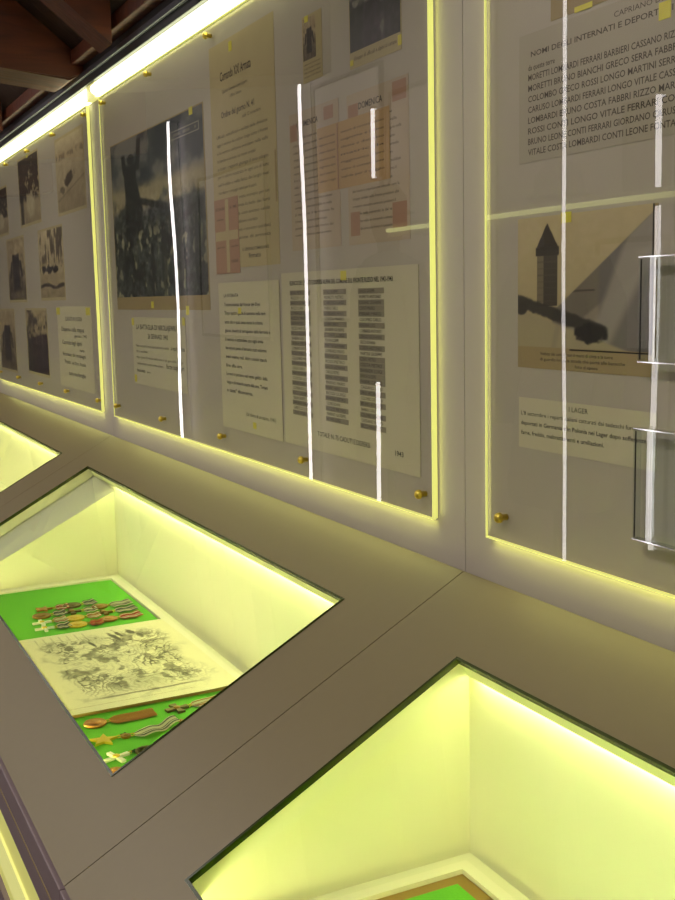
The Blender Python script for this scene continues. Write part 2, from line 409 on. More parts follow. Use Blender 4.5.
# --- dark battle poster
def img_poster():
    w, h = 170, 190; U, V = grid_uv(w, h)
    n = noise2(w, h, 6, 6, 1); n2 = noise2(w, h, 16, 10, 2); n3 = noise2(w, h, 24, 5, 5)
    img = lerp(col((58, 66, 70)), col((118, 118, 112)), sm(n, .35, .7))
    img = put(img, (168, 156, 124), sm(V, .52, .58) * (1 - sm(V, .66, .74)) * sm(n + .3 * U, .35, .6) * .8)          # pale horizon
    img = put(img, (54, 62, 58), (1 - sm(V + .12 * (n2 - .5) - .05 * np.sin(U * 9), .48, .56)) * .85)             # crowd
    img = put(img, (128, 126, 104), (1 - sm(V, .42, .5)) * sm(n3, .58, .75) * sm(V, .02, .2) * .55)
    img = put(img, (24, 30, 30), (1 - sm(V, .44, .5)) * sm(n2, .52, .7) * .9)
    cx = .25 + .015 * np.sin(V * 14)                                                                   # tall standing figure with raised arms
    wd = .085 + .045 * sm(V, .75, .45) * 1.0
    fig = (1 - sm(np.abs(U - cx), wd * .75, wd)) * sm(V, .38, .42) * (1 - sm(V, .82, .86))
    head = 1 - sm(np.hypot((U - .25) / .045, (V - .87) / .035), .8, 1.05)
    arm1 = (1 - sm(np.abs(U - (.17 - .12 * (V - .8))), .015, .03)) * sm(V, .78, .8) * (1 - sm(V, .9, .92))
    arm2 = (1 - sm(np.abs(U - (.33 + .15 * (V - .8))), .015, .03)) * sm(V, .78, .8) * (1 - sm(V, .97, .99))
    img = put(img, (34, 42, 40), np.clip(fig + head + arm1 + arm2, 0, 1) * .92)
    img = put(img, (36, 42, 42), (1 - sm(np.abs(V - (.62 - .25 * (U - .25))), .01, .03)) * sm(U, .25, .3) * (1 - sm(U, .62, .66)) * .8)
    img += ((noise2(w, h, 40, 34, 6, 3) - .5) * 90 * (1 - sm(V, .5, .7))[:, :])[..., None]
    img = put(img, (196, 188, 150), (1 - sm(V, .38, .48)) * sm(noise2(w, h, 26, 14, 7, 3), .62, .7) * .6)
    for (a, b, c, d) in ((.55, .22, .07, .24), (.72, .2, .06, .2), (.88, .24, .07, .22), (.42, .16, .05, .2), (.1, .2, .06, .18)):
        img = put(img, (98, 104, 98), (1 - sm(np.hypot((U - a) / c, (V - b) / d), .7, 1.05)) * .28 * (.4 + n2))
        img = put(img, (30, 36, 36), (1 - sm(np.hypot((U - a - .04) / (c * .5), (V - b) / d), .7, 1.0)) * .6)
    bx = (np.abs(U - .82) < .15) & (np.abs(V - .9) < .024); bi = (np.abs(U - .82) < .142) & (np.abs(V - .9) < .018)
    img = put(img, (160, 156, 140), (bx & ~bi) * .8); img = put(img, (120, 116, 104), (bi & (np.abs(V - .9) < .007) & (n3 > .45)) * .8)
    return np.clip((img - 70) * 1.25 + 62, 8, 255)
r = (-2.935, -2.213, 1.576, 2.002)
t, loc = sheet('poster', r, M['kraft'], 'large dark painted battle poster with a pale lower margin, in the middle panel', 'poster',
               tabs=((-2.29, 1.995, .022, .016), (-2.62, 1.588, .02, .016), (-2.36, 1.575, .02, .02)))
pic_on(t, loc, (r[0] + .004, r[1] - .006, r[2] + .032, r[3] - .003), img_poster())
# --- caption below it
def tab(x, z, s=.018): return (x, z, s, s)
r = (-2.803, -2.382, 1.386, 1.557)
t, loc = sheet('caption_card', r, M['paper'], 'small typed caption with a two line heading below the dark battle poster', 'caption card', layer=1, tabs=(tab(-2.795, 1.545), tab(-2.79, 1.40), tab(-2.39, 1.55)))
lettering('printed_text', [
    ('LA BATTAGLIA DI NIKOLAJEWKA', -2.765, 1.527, .0125, .33, True), ('26 GENNAIO 1943', -2.67, 1.505, .012, .16, True),
    ('Nella sacca del Don gli alpini aprirono la strada', -2.775, 1.482, .007, .27, False), ('ai reparti in ritirata', -2.49, 1.482, .010, .10, True),
    ('verso occidente,', -2.775, 1.468, .007, .10, False),
    ('dopo giorni di marcia nella neve e nel gelo della steppa', -2.775, 1.453, .007, .37, False),
    ('combattendo senza sosta contro', -2.775, 1.437, .007, .22, False), ('forze superiori', -2.53, 1.437, .012, .13, True),
    ('fino alla salvezza', -2.775, 1.418, .009, .07, True), ('gennaio', -2.69, 1.418, .006, .03, False)], t, M['ink'], loc)
# --- tall official document
r = (-2.168, -1.842, 1.659, 2.095)
t, loc = sheet('document', r, M['aged'], 'tall yellowed official document with a centred heading, beside the dark poster', 'document', layer=0,
               tabs=((-2.05, 2.078, .016, .018),))
ls = [('Comando XXI Armata', -2.11, 2.022, .018, .16, True), ('Quartier Generale in zona di guerra', -2.10, 1.998, .007, .13, False), ('Ufficio Stampa', -2.06, 1.985, .006, .06, False),
      ('Ordine del giorno N. 41', -2.11, 1.952, .012, .17, True), ('addi 12 novembre', -2.0, 1.938, .007, .09, False)]
body = ['Ufficiali, sottufficiali e soldati della divisione', 'oggi il nemico ha ceduto lungo tutto il fronte', 'e le nostre colonne avanzano nella valle', 'le bandiere tornano sui monti contesi',
        'a tutti i reparti giunga il mio elogio', 'per il valore mostrato in ogni ora di lotta', 'nel freddo e nella fatica dei lunghi mesi', 'ricordiamo i compagni caduti per la patria',
        'il loro sacrificio resta esempio per noi', 'la vittoria premia la fede dei forti', 'avanti ancora con animo saldo', 'verso la pace che abbiamo meritato', 'viva il re, viva i nostri soldati', 'il comandante di armata']
for i, s in enumerate(body):
    ls.append((s, -2.14, 1.915 - .0155 * i, .0065, .26 - (.06 if i % 4 == 3 else 0), False))
ls += [('IL GENERALE COMANDANTE', -2.02, 1.69, .006, .13, True), ('firmato', -1.99, 1.676, .009, .06, True)]
lettering('printed_text', ls, t, M['ink'], loc)
bm = bmesh.new(); add_box(bm, (-1.852 + 2.005, -.0009, 1.77 - 1.659), (-1.846 + 2.005, -.0006, 1.86 - 1.659)); link('gummed_strip', bm, M['kraft'], t)
# --- red and white coupon
r = (-2.167, -2.036, 1.649, 1.797)
t, loc = sheet('coupon', r, M['redink'], 'faded red leaflet with a pale cross, overlapping the foot of the tall document', 'leaflet', layer=1)
bm = bmesh.new()
add_box(bm, (-2.105 + 2.1015, -.0008, 0.002), (-2.088 + 2.1015, -.0006, .146)); add_box(bm, (-.062, -.0008, .066), (-.0036, -.0006, .084)); add_box(bm, (.0137, -.0008, .066), (.062, -.0006, .084))
link('pale_cross', bm, M['aged'], t)
lettering('printed_text', [('LASCIAPASSARE', -2.160, 1.775, .006, .05, False), ('N. 1943', -2.080, 1.775, .006, .035, False), ('valido', -2.155, 1.755, .005, .04, False),
                           ('per uno', -2.155, 1.70, .005, .04, False), ('o piu militari', -2.080, 1.70, .005, .04, False), ('ORDINE', -2.080, 1.67, .006, .035, False)], t, M['ink'], loc)
# --- photo painters
def img_group(seed, w=90, h=70, heads=5, tone=(40, 34, 28), light=(188, 172, 138)):
    U, V = grid_uv(w, h); n = noise2(w, h, 5, 5, seed); n2 = noise2(w, h, 14, 14, seed + 50)
    img = lerp(col(tone) * 1.5, col(light), sm(n + .5 * (V - .5), .35, .8))
    rng = random.Random(seed)
    for i in range(heads):
        x = (i + .5) / heads + rng.uniform(-.04, .04); y = .58 + rng.uniform(-.08, .1)
        body = (1 - sm(np.abs(U - x), .38 / heads, .5 / heads)) * (1 - sm(V, y - .08, y - .02))
        img = put(img, [c * (.8 + .5 * rng.random()) for c in tone], body * .9)
        hd = 1 - sm(np.hypot((U - x) / (.22 / heads * 1.0), (V - y - .03) / .07), .8, 1.1)
        img = put(img, [c * .85 for c in light], hd * .85)
        cap = hd * sm(V, y + .03, y + .06); img = put(img, tone, cap * .9)
    img += ((n2 - .5) * 60)[..., None]
    return img
def img_land(seed, kind, w=90, h=70):
    U, V = grid_uv(w, h); n = noise2(w, h, 4, 4, seed); n2 = noise2(w, h, 12, 12, seed + 9)
    img = lerp(col((150, 134, 104)), col((206, 190, 154)), V + .3 * (n - .5))
    if kind == 'ship':       # faint wreck on snow below two bare trees
        img = put(img, (70, 58, 44), (1 - sm(np.hypot((U - .42) / .22, (V - .42 - .2 * (U - .4)) / .09) + (n2 - .5), .7, 1.05)) * .9)
        img = put(img, (90, 78, 60), (1 - sm(np.hypot((U - .2) / .12, (V - .3) / .06) + (n2 - .5), .7, 1.05)) * .8)
        img = put(img, (120, 104, 80), (1 - sm(np.abs(V - (.16 + .25 * U)), .008, .02)) * .7)
        img = put(img, (110, 96, 74), (sm(V, .7, .74) * (1 - sm(V, .78, .84))) * sm(n2, .4, .6) * .8)
    if kind == 'trees':      # dark wood with pale snowy foreground
        img = put(img, (46, 38, 30), sm(V, .3, .4) * sm(n2 + .3 * V, .45, .6))
        img = put(img, (196, 184, 152), (1 - sm(np.hypot((U - .55) / .25, (V - .28) / .24) + (n2 - .5) * .8, .6, 1.0)) * .9)
        img = put(img, (40, 34, 28), (1 - sm(np.abs(U - .12), .05, .1)) * .8)
    if kind == 'wreck':      # dark vehicles under streaked trunks
        img = put(img, (62, 52, 40), sm(V + .1 * n, .52, .6) * sm(noise2(w, h, 16, 3, seed + 3), .45, .6) * .75)
        img = put(img, (30, 26, 22), (1 - sm(np.hypot((U - .42) / .4, (V - .42) / .07) + (n2 - .5) * 1.8, .5, .95)))
        img = put(img, (50, 42, 34), (1 - sm(np.abs(V - (.17 + .03 * np.sin(U * 7) + .06 * (n - .5))), .015, .035)) * .85)
    img += ((n2 - .5) * 40)[..., None]
    return img
def img_fig(seed, w=60, h=80):
    U, V = grid_uv(w, h); n2 = noise2(w, h, 10, 10, seed)
    img = lerp(col((92, 80, 62)), col((170, 152, 118)), sm(V + .5 * (n2 - .5), .1, .8))
    img = put(img, (34, 28, 24), (1 - sm(np.abs(U - .5), .16, .24)) * (1 - sm(V, .72, .78)) * sm(V, .12, .18))
    img = put(img, (34, 28, 24), (1 - sm(np.abs(np.abs(U - .5) - (.3 - .25 * (V - .45))), .03, .07)) * (1 - sm(V, .62, .66)) * sm(V, .35, .4))
    img = put(img, (176, 158, 124), 1 - sm(np.hypot((U - .5) / .1, (V - .82) / .075), .8, 1.1))
    img += ((n2 - .5) * 70)[..., None]
    return img
def photo(r, img, label, margin=(.008, .008, .010, .008), layer=0, name='photograph', tabs=(), group=None, m='aged'):
    t, loc = sheet(name, r, M[m], label, 'photograph', group, layer, tabs)
    pic_on(t, loc, (r[0] + margin[0], r[1] - margin[1], r[2] + margin[2], r[3] - margin[3]), img); return t, loc
# --- middle panel clipping and group photo
r = (-1.724, -1.651, 1.951, 2.056)
t, loc = photo(r, img_fig(21, 40, 60), 'narrow newspaper clipping with a small dark portrait, right of the tall document', (.002, .022, .035, .004), name='newspaper_clipping', tabs=((-1.707, 2.051, .013, .010),))
t['category'] = 'clipping'
lettering('printed_text', [(s, -1.719, 1.978 - .0065 * i, .003, .062, False) for i, s in enumerate(['caduto sul fronte russo', 'il ricordo dei compagni', 'della compagnia alpina', 'nel giorno del ritorno'])], t, M['ink'], loc)
r = (-1.555, -1.397, 1.942, 2.100)
t, loc = photo(r, img_group(31, 80, 80, 3, (30, 28, 30), (170, 164, 150)), 'dark photograph of men in uniform with a white caption strip, top of the middle panel', (.002, .002, .024, .004), tabs=((-1.401, 1.955, .010, .014), (-1.548, 1.951, .010, .008)))
lettering('printed_text', [('Gruppo di ufficiali e alpini al campo', -1.54, 1.953, .006, .13, False)], t, M['ink'], loc)
# --- newspaper pages
def news(r, label, seed, red, layer=0):
    t, loc = sheet('newspaper_page', r, M['newsprint'], label, 'newspaper page', None, layer)
    x0, x1, z0, z1 = r; w = x1 - x0
    words = 'notizie dal fronte le truppe avanzano nella valle mentre il comando annuncia nuove posizioni e la popolazione attende il ritorno dei soldati alle proprie case'.split()
    rr = random.Random(seed); ls = [('LA DOMENICA', x0 + .10 * w, z1 - .026, .010, .5 * w, True)]
    z = z1 - .045
    while z > z0 + .02:
        ls.append((' '.join(rr.sample(words, 6)), x0 + .08 * w, z, .0045, .82 * w * rr.uniform(.8, 1), False)); z -= .0115
    lettering('printed_text', ls, t, M['ink'], loc)
    cx, cz = (x0 + x1) / 2, z0
    for (a, b, c, d) in red: box('red_ornament', (x0 + a * w - cx, -.0008, z0 + c * (z1 - z0) - cz), (x0 + b * w - cx, -.00075, z0 + d * (z1 - z0) - cz), M['redink'], t)
    return t
news((-1.786, -1.597, 1.679, 1.909), 'left of two pinkish newspaper pages above the typed name list', 3, ((.02, .16, .80, .92), (.72, .9, .88, .97)))
news((-1.569, -1.379, 1.678, 1.906), 'right of two pinkish newspaper pages with red ornaments in its corners', 4, ((.03, .2, .84, .93), (.76, .97, .86, .98), (.04, .2, .06, .22), (.74, .96, .08, .24)))
# --- opened booklet over them
t, loc = sheet('booklet', (-1.676, -1.434, 1.768, 1.871), M['booklet'], 'small opened orange brown booklet laid over the two newspaper pages', 'booklet', layer=1)
bm = bmesh.new(); add_box(bm, (-.0475, -.0012, .001), (-.0445, -.0006, .102)); link('fold', bm, M['redink'], t)
lettering('printed_text', [(s, x, 1.853 - .0115 * i, .004, w_, False) for x, w_ in ((-1.668, .058), (-1.590, .14)) for i, s in enumerate(['tessera di riconoscimento', 'cognome e nome', 'classe e distretto', 'matricola', 'reggimento alpini', 'visto il comandante', 'valida per il viaggio'])], t, M['ink'], loc)
# --- typed page
r = (-2.160, -1.849, 1.335, 1.631)
t, loc = sheet('typed_page', r, M['paper'], 'white typed page of twelve lines, left of the three column name list', 'typed page', layer=1,
               tabs=((-2.045, 1.575, .016, .012), (-1.985, 1.352, .016, .012)))
tl = [('LA RITIRATA', 1.602, .08), ('Testimonianza dal fronte del Don', 1.584, .19), ('"Dopo quattro giorni di cammino nella neve', 1.567, .215), ('senza cibo e quasi senza riposo la colonna', 1.549, .20), ('giunse davanti al terrapieno della ferrovia e', 1.532, .235),
      ('il nemico ci attendeva con ogni arma', 1.514, .20), ('ma nessuno penso di fermarsi e tutti andarono', 1.497, .215), ('avanti insieme, muli, slitte e uomini stanchi', 1.479, .215), ('fino alla sera.', 1.461, .09),
      ('Le voci si persero nel vento gelido della', 1.444, .215), ('steppa e chi rimase fu coperto dalla neve, "Tornare', 1.427, .215), ('a casa" dicevamo.', 1.410, .14)]
lettering('printed_text', [(s, -2.13, z, .0072, w_, True) for s, z, w_ in tl] + [('(dal diario di un alpino, 1943)', -2.03, 1.368, .0075, .15, False)], t, M['ink'], loc)
# --- list of names
r = (-1.837, -1.357, 1.336, 1.642)
t, loc = sheet('name_list', r, M['paper'], 'large white sheet with three columns of names, lower right of the middle panel', 'name list', layer=1,
               tabs=((-1.59, 1.632, .02, .015),))
names_ = 'ROSSI BIANCHI FERRARI COLOMBO RICCI MARINO GRECO BRUNO GALLO CONTI COSTA FONTANA RIZZO CARUSO MORETTI BARBIERI LOMBARDI GIORDANO CASSANO LONGO LEONE MARTINI SERRA VITALE FABBRI'.split()
ls = [('ELENCO DEI CADUTI E DISPERSI ALPINI DEL COMUNE SUL FRONTE RUSSO NEL 1942-1943', -1.80, 1.620, .0078, .37, True)]
bm = bmesh.new()
rr = random.Random(8)
for c_, cx_ in enumerate((-1.80, -1.665, -1.54)):
    for i in range(25):
        z = 1.604 - .0088 * i
        ls.append((rr.choice(names_) + ' ' + rr.choice('GIOVANNI LUIGI PIETRO ANTONIO GIUSEPPE MARIO CARLO'.split()), cx_ + .003, z, .0053, .07 if i % 3 else .05, False))
        if i % 2 == 0 or rr.random() < .12: add_box(bm, (cx_ - .001 + 1.597, -.00079, z - .0018 - 1.336), (cx_ + .083 + 1.597, -.00075, z + .0068 - 1.336))
ls += [('TOTALE: N. 75 CADUTI E DISPERSI', -1.70, 1.362, .0085, .19, False), ('1943', -1.43, 1.36, .008, .025, True)]
grey = mat('grey_table_shading', (146, 139, 120), 0.8)
link('shaded_rows', bm, grey, t)
lettering('printed_text', ls, t, M['ink'], lambda x, z: loc(x, z, .0002))

# --- right panel
r = (-1.058, -0.960, 1.904, 1.990)
t, loc = sheet('brown_card', r, M['kraft'], 'brown card at the top of the nearest panel, above the names sheet', 'card', layer=0, tabs=((-1.00, 1.906, .03, .006),))
r = (-1.118, -0.78, 1.752, 1.899)
t, loc = sheet('names_sheet', r, M['names_paper'], 'pale sheet of dense bold capital names in the nearest panel, above the tower photograph', 'names sheet', layer=0,
               tabs=((-0.874, 1.874, .017, .017),))
lead = 'NOMI DEGLI INTERNATI E DEPORTATI NEI CAMPI'
ls = [('CAPRIANO DEL COLLE', -.95, 1.884, .006, .12, False), (lead, -1.095, 1.872, .0062, .30, True), ('da queste terre', -1.10, 1.857, .0065, .05, True)]
for i in range(8):
    s = ' '.join(rr.sample(names_, 7)); ls.append((s, -1.10, 1.8455 - .0122 * i, .0072, .305, True))
lettering('printed_text', ls, t, M['greyink'], loc)
# tower photograph
def img_tower():
    w, h = 170, 150; U, V = grid_uv(w, h); n = noise2(w, h, 6, 6, 77); n2 = noise2(w, h, 22, 22, 78)
    sky = lerp(col((176, 160, 120)), col((196, 180, 140)), V)
    img = sky + ((n2 - .5) * 10)[..., None]
    top = .30 + (U - .32) * .95                                    # long wall rising to the right
    wallm = sm(U, .28, .3) * (1 - sm(V, top - .01, top + .01))
    img = put(img, (150, 140, 122), wallm)
    img = put(img, (108, 100, 88), wallm * sm(V, top - .22 - .12 * U, top - .18 - .12 * U) * .75)
    img = put(img, (104, 100, 100), wallm * sm(U, .62, .66) * .7)
    img = put(img, (184, 176, 160), wallm * sm(U - .35 * V, .52, .58) * (1 - sm(U - .45 * V, .66, .74)) * .6)
    img = put(img, (70, 62, 54), wallm * (1 - sm(np.abs(V - .42 - .02 * U), .004, .01)) * (1 - sm(U, .6, .62)) * .8)
    tw = (np.abs(U - .245) < .085) & (V > .32) & (V < .76)         # tower with pointed roof
    img = put(img, (118, 106, 84), tw * (U < .215) * .95); img = put(img, (62, 54, 46), tw * (U >= .215) * .95)
    img = put(img, (84, 76, 62), tw * (np.mod(V, .05) < .008) * .5)
    img = put(img, (50, 42, 36), (np.abs(U - .245) < .095) & (V > .70) & (V < .77))
    img = put(img, (56, 48, 42), (V >= .76) & (V < .76 + .19 * (1 - np.abs(U - .245) / .09)))
    road = (1 - sm(V, .28 - .35 * U, .31 - .35 * U)); img = put(img, (170, 158, 124), road)
    img = put(img, (46, 42, 38), (1 - sm(np.abs(V - (.36 - .34 * U) - .03 * (n2 - .5)), .035, .06)) * (1 - sm(U, .68, .72)) * .9)
    img = put(img, (30, 26, 24), (1 - sm(np.hypot((U - .58) / .13, (V - .12) / .09) + (n2 - .5) * .6, .7, 1.0)))
    img = put(img, (54, 48, 42), (1 - sm(np.hypot((U - .03) / .06, (V - .3) / .06), .7, 1.0)))
    img = put(img, (150, 140, 116), road * (1 - sm(np.abs(U - .3 - V * .2), .01, .03)) * .5)
    return img
r = (-1.120, -0.879, 1.508, 1.687)
t, loc = sheet('photograph', r, M['kraft'], 'sepia photograph of a pointed tower and a long wall, in the nearest panel', 'photograph', layer=0, tabs=((-1.027, 1.683, .018, .012),))
pic_on(t, loc, (r[0], r[1] - .006, r[2] + .026, r[3]), img_tower())
bm = bmesh.new(); add_box(bm, (.1145 - .001, -.00078, .024), (.1145 + .0012, -.00072, .179)); add_box(bm, (-.02, -.00078, .0236), (.1155, -.00072, .0252)); link('dark_outline', bm, M['ink'], t)
lettering('printed_text', [('Veduta del campo con il muro di cinta e la torre', -1.075, 1.5245, .004, .13, False), ('di guardia lungo la strada che porta alle baracche', -1.075, 1.518, .0038, .15, False), ('foto d epoca', -1.01, 1.5115, .0036, .04, False)], t, M['ink'], loc)
# lager caption
r = (-1.118, -0.875, 1.409, 1.471)
t, loc = sheet('caption_card', r, M['paper'], 'caption card headed I LAGER with three lines, below the tower photograph', 'caption card', layer=0)
lettering('printed_text', [('I LAGER', -1.020, 1.4605, .006, .034, False),
    ("L'8 settembre i reparti italiani catturati dai tedeschi furono", -1.113, 1.4495, .0052, .215, False),
    ('deportati in Germania e in Polonia nei Lager dopo sofferenze,', -1.113, 1.4375, .0052, .225, True),
    ('fame, freddo, maltrattamenti e umiliazioni.', -1.113, 1.4255, .0052, .155, True)], t, M['ink'], loc)
# clear leaflet holders at the frame's right
for (x0, x1, z0, z1), lab in (((-0.884, -0.70, 1.526, 1.632), 'clear plastic leaflet holder beside the tower photograph, upper of two'),
                              ((-0.888, -0.70, 1.338, 1.455), 'clear plastic leaflet holder right of the caption card, lower of two')):
    cx = (x0 + x1) / 2
    t = empty('leaflet_holder', (cx, -0.0006, z0), lab, 'leaflet holder')
    w2 = (x1 - x0) / 2; h_ = z1 - z0
    bm = bmesh.new(); add_box(bm, (-w2, -.010, 0), (w2, -.0085, h_)); add_box(bm, (-w2, -.0085, 0), (-w2 + .0015, 0, h_)); add_box(bm, (w2 - .0015, -.0085, 0), (w2, 0, h_))
    link('front_pane', bm, HOLD, t)
    bm = bmesh.new(); add_box(bm, (-w2, -.0104, h_), (w2, 0, h_ + .0012)); add_box(bm, (-w2, -.0104, -.0012), (w2, 0, 0)); link('lip', bm, M['chrome'], t)
    bm = bmesh.new(); add_box(bm, (-w2 + .003, -.0103, .002), (-w2 + .0044, -.0095, h_ - .002)); link('side_seam', bm, M['ink'], t)
# --- far left panel photographs
g = 'small photographs in the far left panel'
photo((-4.191, -3.833, 1.869, 2.112), img_land(41, 'trees'), 'dark woodland photograph with a pale patch, top row of the far left panel', tabs=((-4.01, 2.106, .03, .01),), group=g)
photo((-3.575, -3.212, 1.866, 2.102), img_land(42, 'ship'), 'faded photograph of a wreck on snow, top right of the far left panel', group=g)
photo((-4.505, -4.155, 1.601, 1.845), img_fig(43), 'brown photograph of standing men, middle row at the left frame side', group=g)
photo((-3.908, -3.535, 1.605, 1.844), img_land(44, 'wreck'), 'photograph of dark wreckage under streaked trees, centre of the far left panel', group=g)
photo((-4.774, -4.426, 1.325, 1.578), img_fig(45), 'photograph of a dark figure on pale ground, bottom row, leftmost in view', group=g)
photo((-4.207, -3.835, 1.339, 1.580), img_group(46, 90, 80, 4, (34, 28, 24), (176, 158, 124)), 'photograph of a group of dark clad men beside the typed card, bottom row', group=g)
photo((-4.760, -4.427, 1.862, 2.050), img_land(48, 'trees'), 'brown photograph cut by the left frame edge, top row', group=g)
r = (-3.675, -3.227, 1.327, 1.585)
t, loc = sheet('typed_card', r, M['paper'], 'white typed card with yellow tape in both top corners, far left panel', 'typed card', tabs=((-3.655, 1.57, .05, .022), (-3.262, 1.57, .05, .022)))
lettering('printed_text', [('CADUTI IN RUSSIA', -3.56, 1.540, .013, .22, True), ('Disperso nella steppa', -3.62, 1.507, .014, .30, True), ('gennaio 1943', -3.45, 1.490, .009, .16, True),
    ('Caporale degli alpini', -3.62, 1.465, .014, .26, True), ('nato', -3.39, 1.447, .009, .06, True), ('Ricordato dai compagni', -3.62, 1.428, .012, .30, True), ('Fronte', -3.60, 1.403, .014, .08, True), ('del Don, Russia', -3.50, 1.403, .010, .18, True),
    ('tutta una famiglia', -3.55, 1.368, .013, .22, True)], t, M['ink'], loc)

# ------------------------------------------------------------ sloping display counters
clabel = {-1: 'furthest display counter module, its lit case at the left frame edge',
          0: 'middle display counter module with a lit case of medals and an engraving',
          1: 'nearest display counter module with an almost empty lit case'}
for k in (-1, 0, 1):
    xa, xb = X0 + k * W, X0 + (k + 1) * W
    ox, oX = xa + M1, xb - M2
    t = empty('display_counter', ((xa + xb) / 2, -0.28, 0), clabel[k], 'display counter', 'display counters along the wall')
    off = Vector((-(xa + xb) / 2, 0.28, 0))
    def part(name, bm, m, parent=None, smooth=False):
        o = link(name, bm, m, parent or t, smooth)
        if parent is None: o.location = off
        return o
    g = 0.0009
    # top board with its cut-out: four mitre-less pieces in one mesh
    bm = bmesh.new()
    def slab(xs, xe, va, vb, n0=-TB, n1=0.0):
        add_hex(bm, [dk(xs, va, n1), dk(xe, va, n1), dk(xe, vb, n1), dk(xs, vb, n1), dk(xs, va, n0), dk(xe, va, n0), dk(xe, vb, n0), dk(xs, vb, n0)])
    xs, xe = xa + g, xb - g
    O = [[dk(*p, n) for p in ((xs, -0.008), (xe, -0.008), (xe, VF), (xs, VF))] for n in (0, -TB)]
    I = [[dk(*p, n) for p in ((ox, V1), (oX, V1), (oX, V2), (ox, V2))] for n in (0, -TB)]
    vo = [[bm.verts.new(p) for p in q] for q in O]; vi = [[bm.verts.new(p) for p in q] for q in I]
    for i in range(4):
        j = (i + 1) % 4
        bm.faces.new((vo[0][i], vo[0][j], vi[0][j], vi[0][i])); bm.faces.new((vo[1][i], vo[1][j], vi[1][j], vi[1][i]))
        bm.faces.new((vo[0][i], vo[0][j], vo[1][j], vo[1][i]))
    part('counter_top', bm, M['desk'])
    # pale inner edge of the cut-out
    bm = bmesh.new()
    for i in range(4):
        j = (i + 1) % 4
        bm.faces.new([bm.verts.new(p) for p in (I[0][i], I[0][j], I[1][j], I[1][i])])
    part('cut_edge', bm, M['liner'])
    # dark glass edge round the lid
    bm = bmesh.new(); r_ = 0.0042
    def slab2(x1, x2, va, vb): add_hex(bm, [dk(x1, va, .0012), dk(x2, va, .0012), dk(x2, vb, .0012), dk(x1, vb, .0012), dk(x1, va, -.006), dk(x2, va, -.006), dk(x2, vb, -.006), dk(x1, vb, -.006)])
    slab2(ox + .0002, oX - .0002, V1 + .0002, V1 + r_); slab2(ox + .0002, oX - .0002, V2 - r_, V2 - .0002); slab2(ox + .0002, ox + r_, V1 + r_, V2 - r_); slab2(oX - r_, oX - .0002, V1 + r_, V2 - r_)
    part('lid_edge', bm, M['rim'])
    bm = bmesh.new(); n1 = -.0005
    add_hex(bm, [dk(ox + r_, V1 + r_, n1), dk(oX - r_, V1 + r_, n1), dk(oX - r_, V2 - r_, n1), dk(ox + r_, V2 - r_, n1)] + [dk(ox + r_, V1 + r_, -.0055), dk(oX - r_, V1 + r_, -.0055), dk(oX - r_, V2 - r_, -.0055), dk(ox + r_, V2 - r_, -.0055)])
    part('lid_glass', bm, LID)
    # case lining
    yb, yf = -0.073, -0.505
    under = lambda y: ZJ - ((-y + TB * SA) / CA) * SA - TB * CA - 0.0006
    lx = ox + 0.143 if k == 0 else ox - .018
    bm = bmesh.new(); th = .004
    prof = [(yb, FLZ), (yf, FLZ), (yf, under(yf)), (yb, under(yb))]
    # floor, back, front, two sides as thin boards
    wx, wX = ox - .018, oX + .018
    add_box(bm, (wx - th, yf, FLZ - th), (wX + th, yb, FLZ))
    add_box(bm, (wx - th, yb, FLZ - th), (wX + th, yb + th, under(yb)))
    add_box(bm, (wx - th, yf - th, FLZ - th), (wX + th, yf, under(yf)))
    for (x1, x2) in ((wx - th, wx), (wX, wX + th)):
        a_ = [bm.verts.new((x1, y, z)) for y, z in prof]; b_ = [bm.verts.new((x2, y, z)) for y, z in prof]
        bm.faces.new(a_); bm.faces.new(b_)
        for i in range(4): bm.faces.new((a_[i], a_[(i + 1) % 4], b_[(i + 1) % 4], b_[i]))
    part('case_lining', bm, M['liner'])
    if k == 0:      # inner partition, its top chamfered up to the opening
        bm = bmesh.new()
        d_ = 0.03
        A_ = [(ox + .001, y, under(y)) for y in (yb, yf)]; B_ = [(lx, y, max(under(y) - d_, FLZ + .001)) for y in (yb, yf)]; C_ = [(lx, y, FLZ) for y in (yb, yf)]
        v = [[bm.verts.new(p) for p in q] for q in (A_, B_, C_)]
        bm.faces.new((v[0][0], v[0][1], v[1][1], v[1][0])); bm.faces.new((v[1][0], v[1][1], v[2][1], v[2][0]))
        part('partition', bm, M['liner'])
    bm = bmesh.new(); add_tube(bm, [(lx + .03, -0.482, 0.9100), (oX - .03, -0.482, 0.9100)], 0.0065, 12)
    part('case_lamp', bm, M['case_tube'])
    bm = bmesh.new(); add_tube(bm, [(lx + .02, -0.0795, 1.1378), (oX - .01, -0.0795, 1.1378)], 0.0032, 12)
    part('case_lamp', bm, M['lip_tube'])
    # front: two aluminium rails, lit front, plinth
    yF = -VF * CA; zf = ZJ - VF * SA
    bm = bmesh.new(); add_box(bm, (xs, yF - .006, 0.871), (xe, yF + .020, zf - .003), .0015); add_box(bm, (xs, yF - .004, 0.823), (xe, yF + .020, 0.8685), .0015)
    part('front_rail', bm, M['alu'])
    bm = bmesh.new(); add_box(bm, (xs, yF - .0065, 0.8685), (xe, yF + .018, 0.871)); part('rail_line', bm, M['kraft'])
    bm = bmesh.new(); add_box(bm, (xs, yF + .004, 0.665), (xe, yF + .012, 0.823)); f_ = part('lit_front', bm, M['front'])
    bm = bmesh.new(); add_box(bm, (xs, yF + .000, 0.700), (xe, yF + .004, 0.755)); link('front_tube', bm, M['front_hi'], f_)
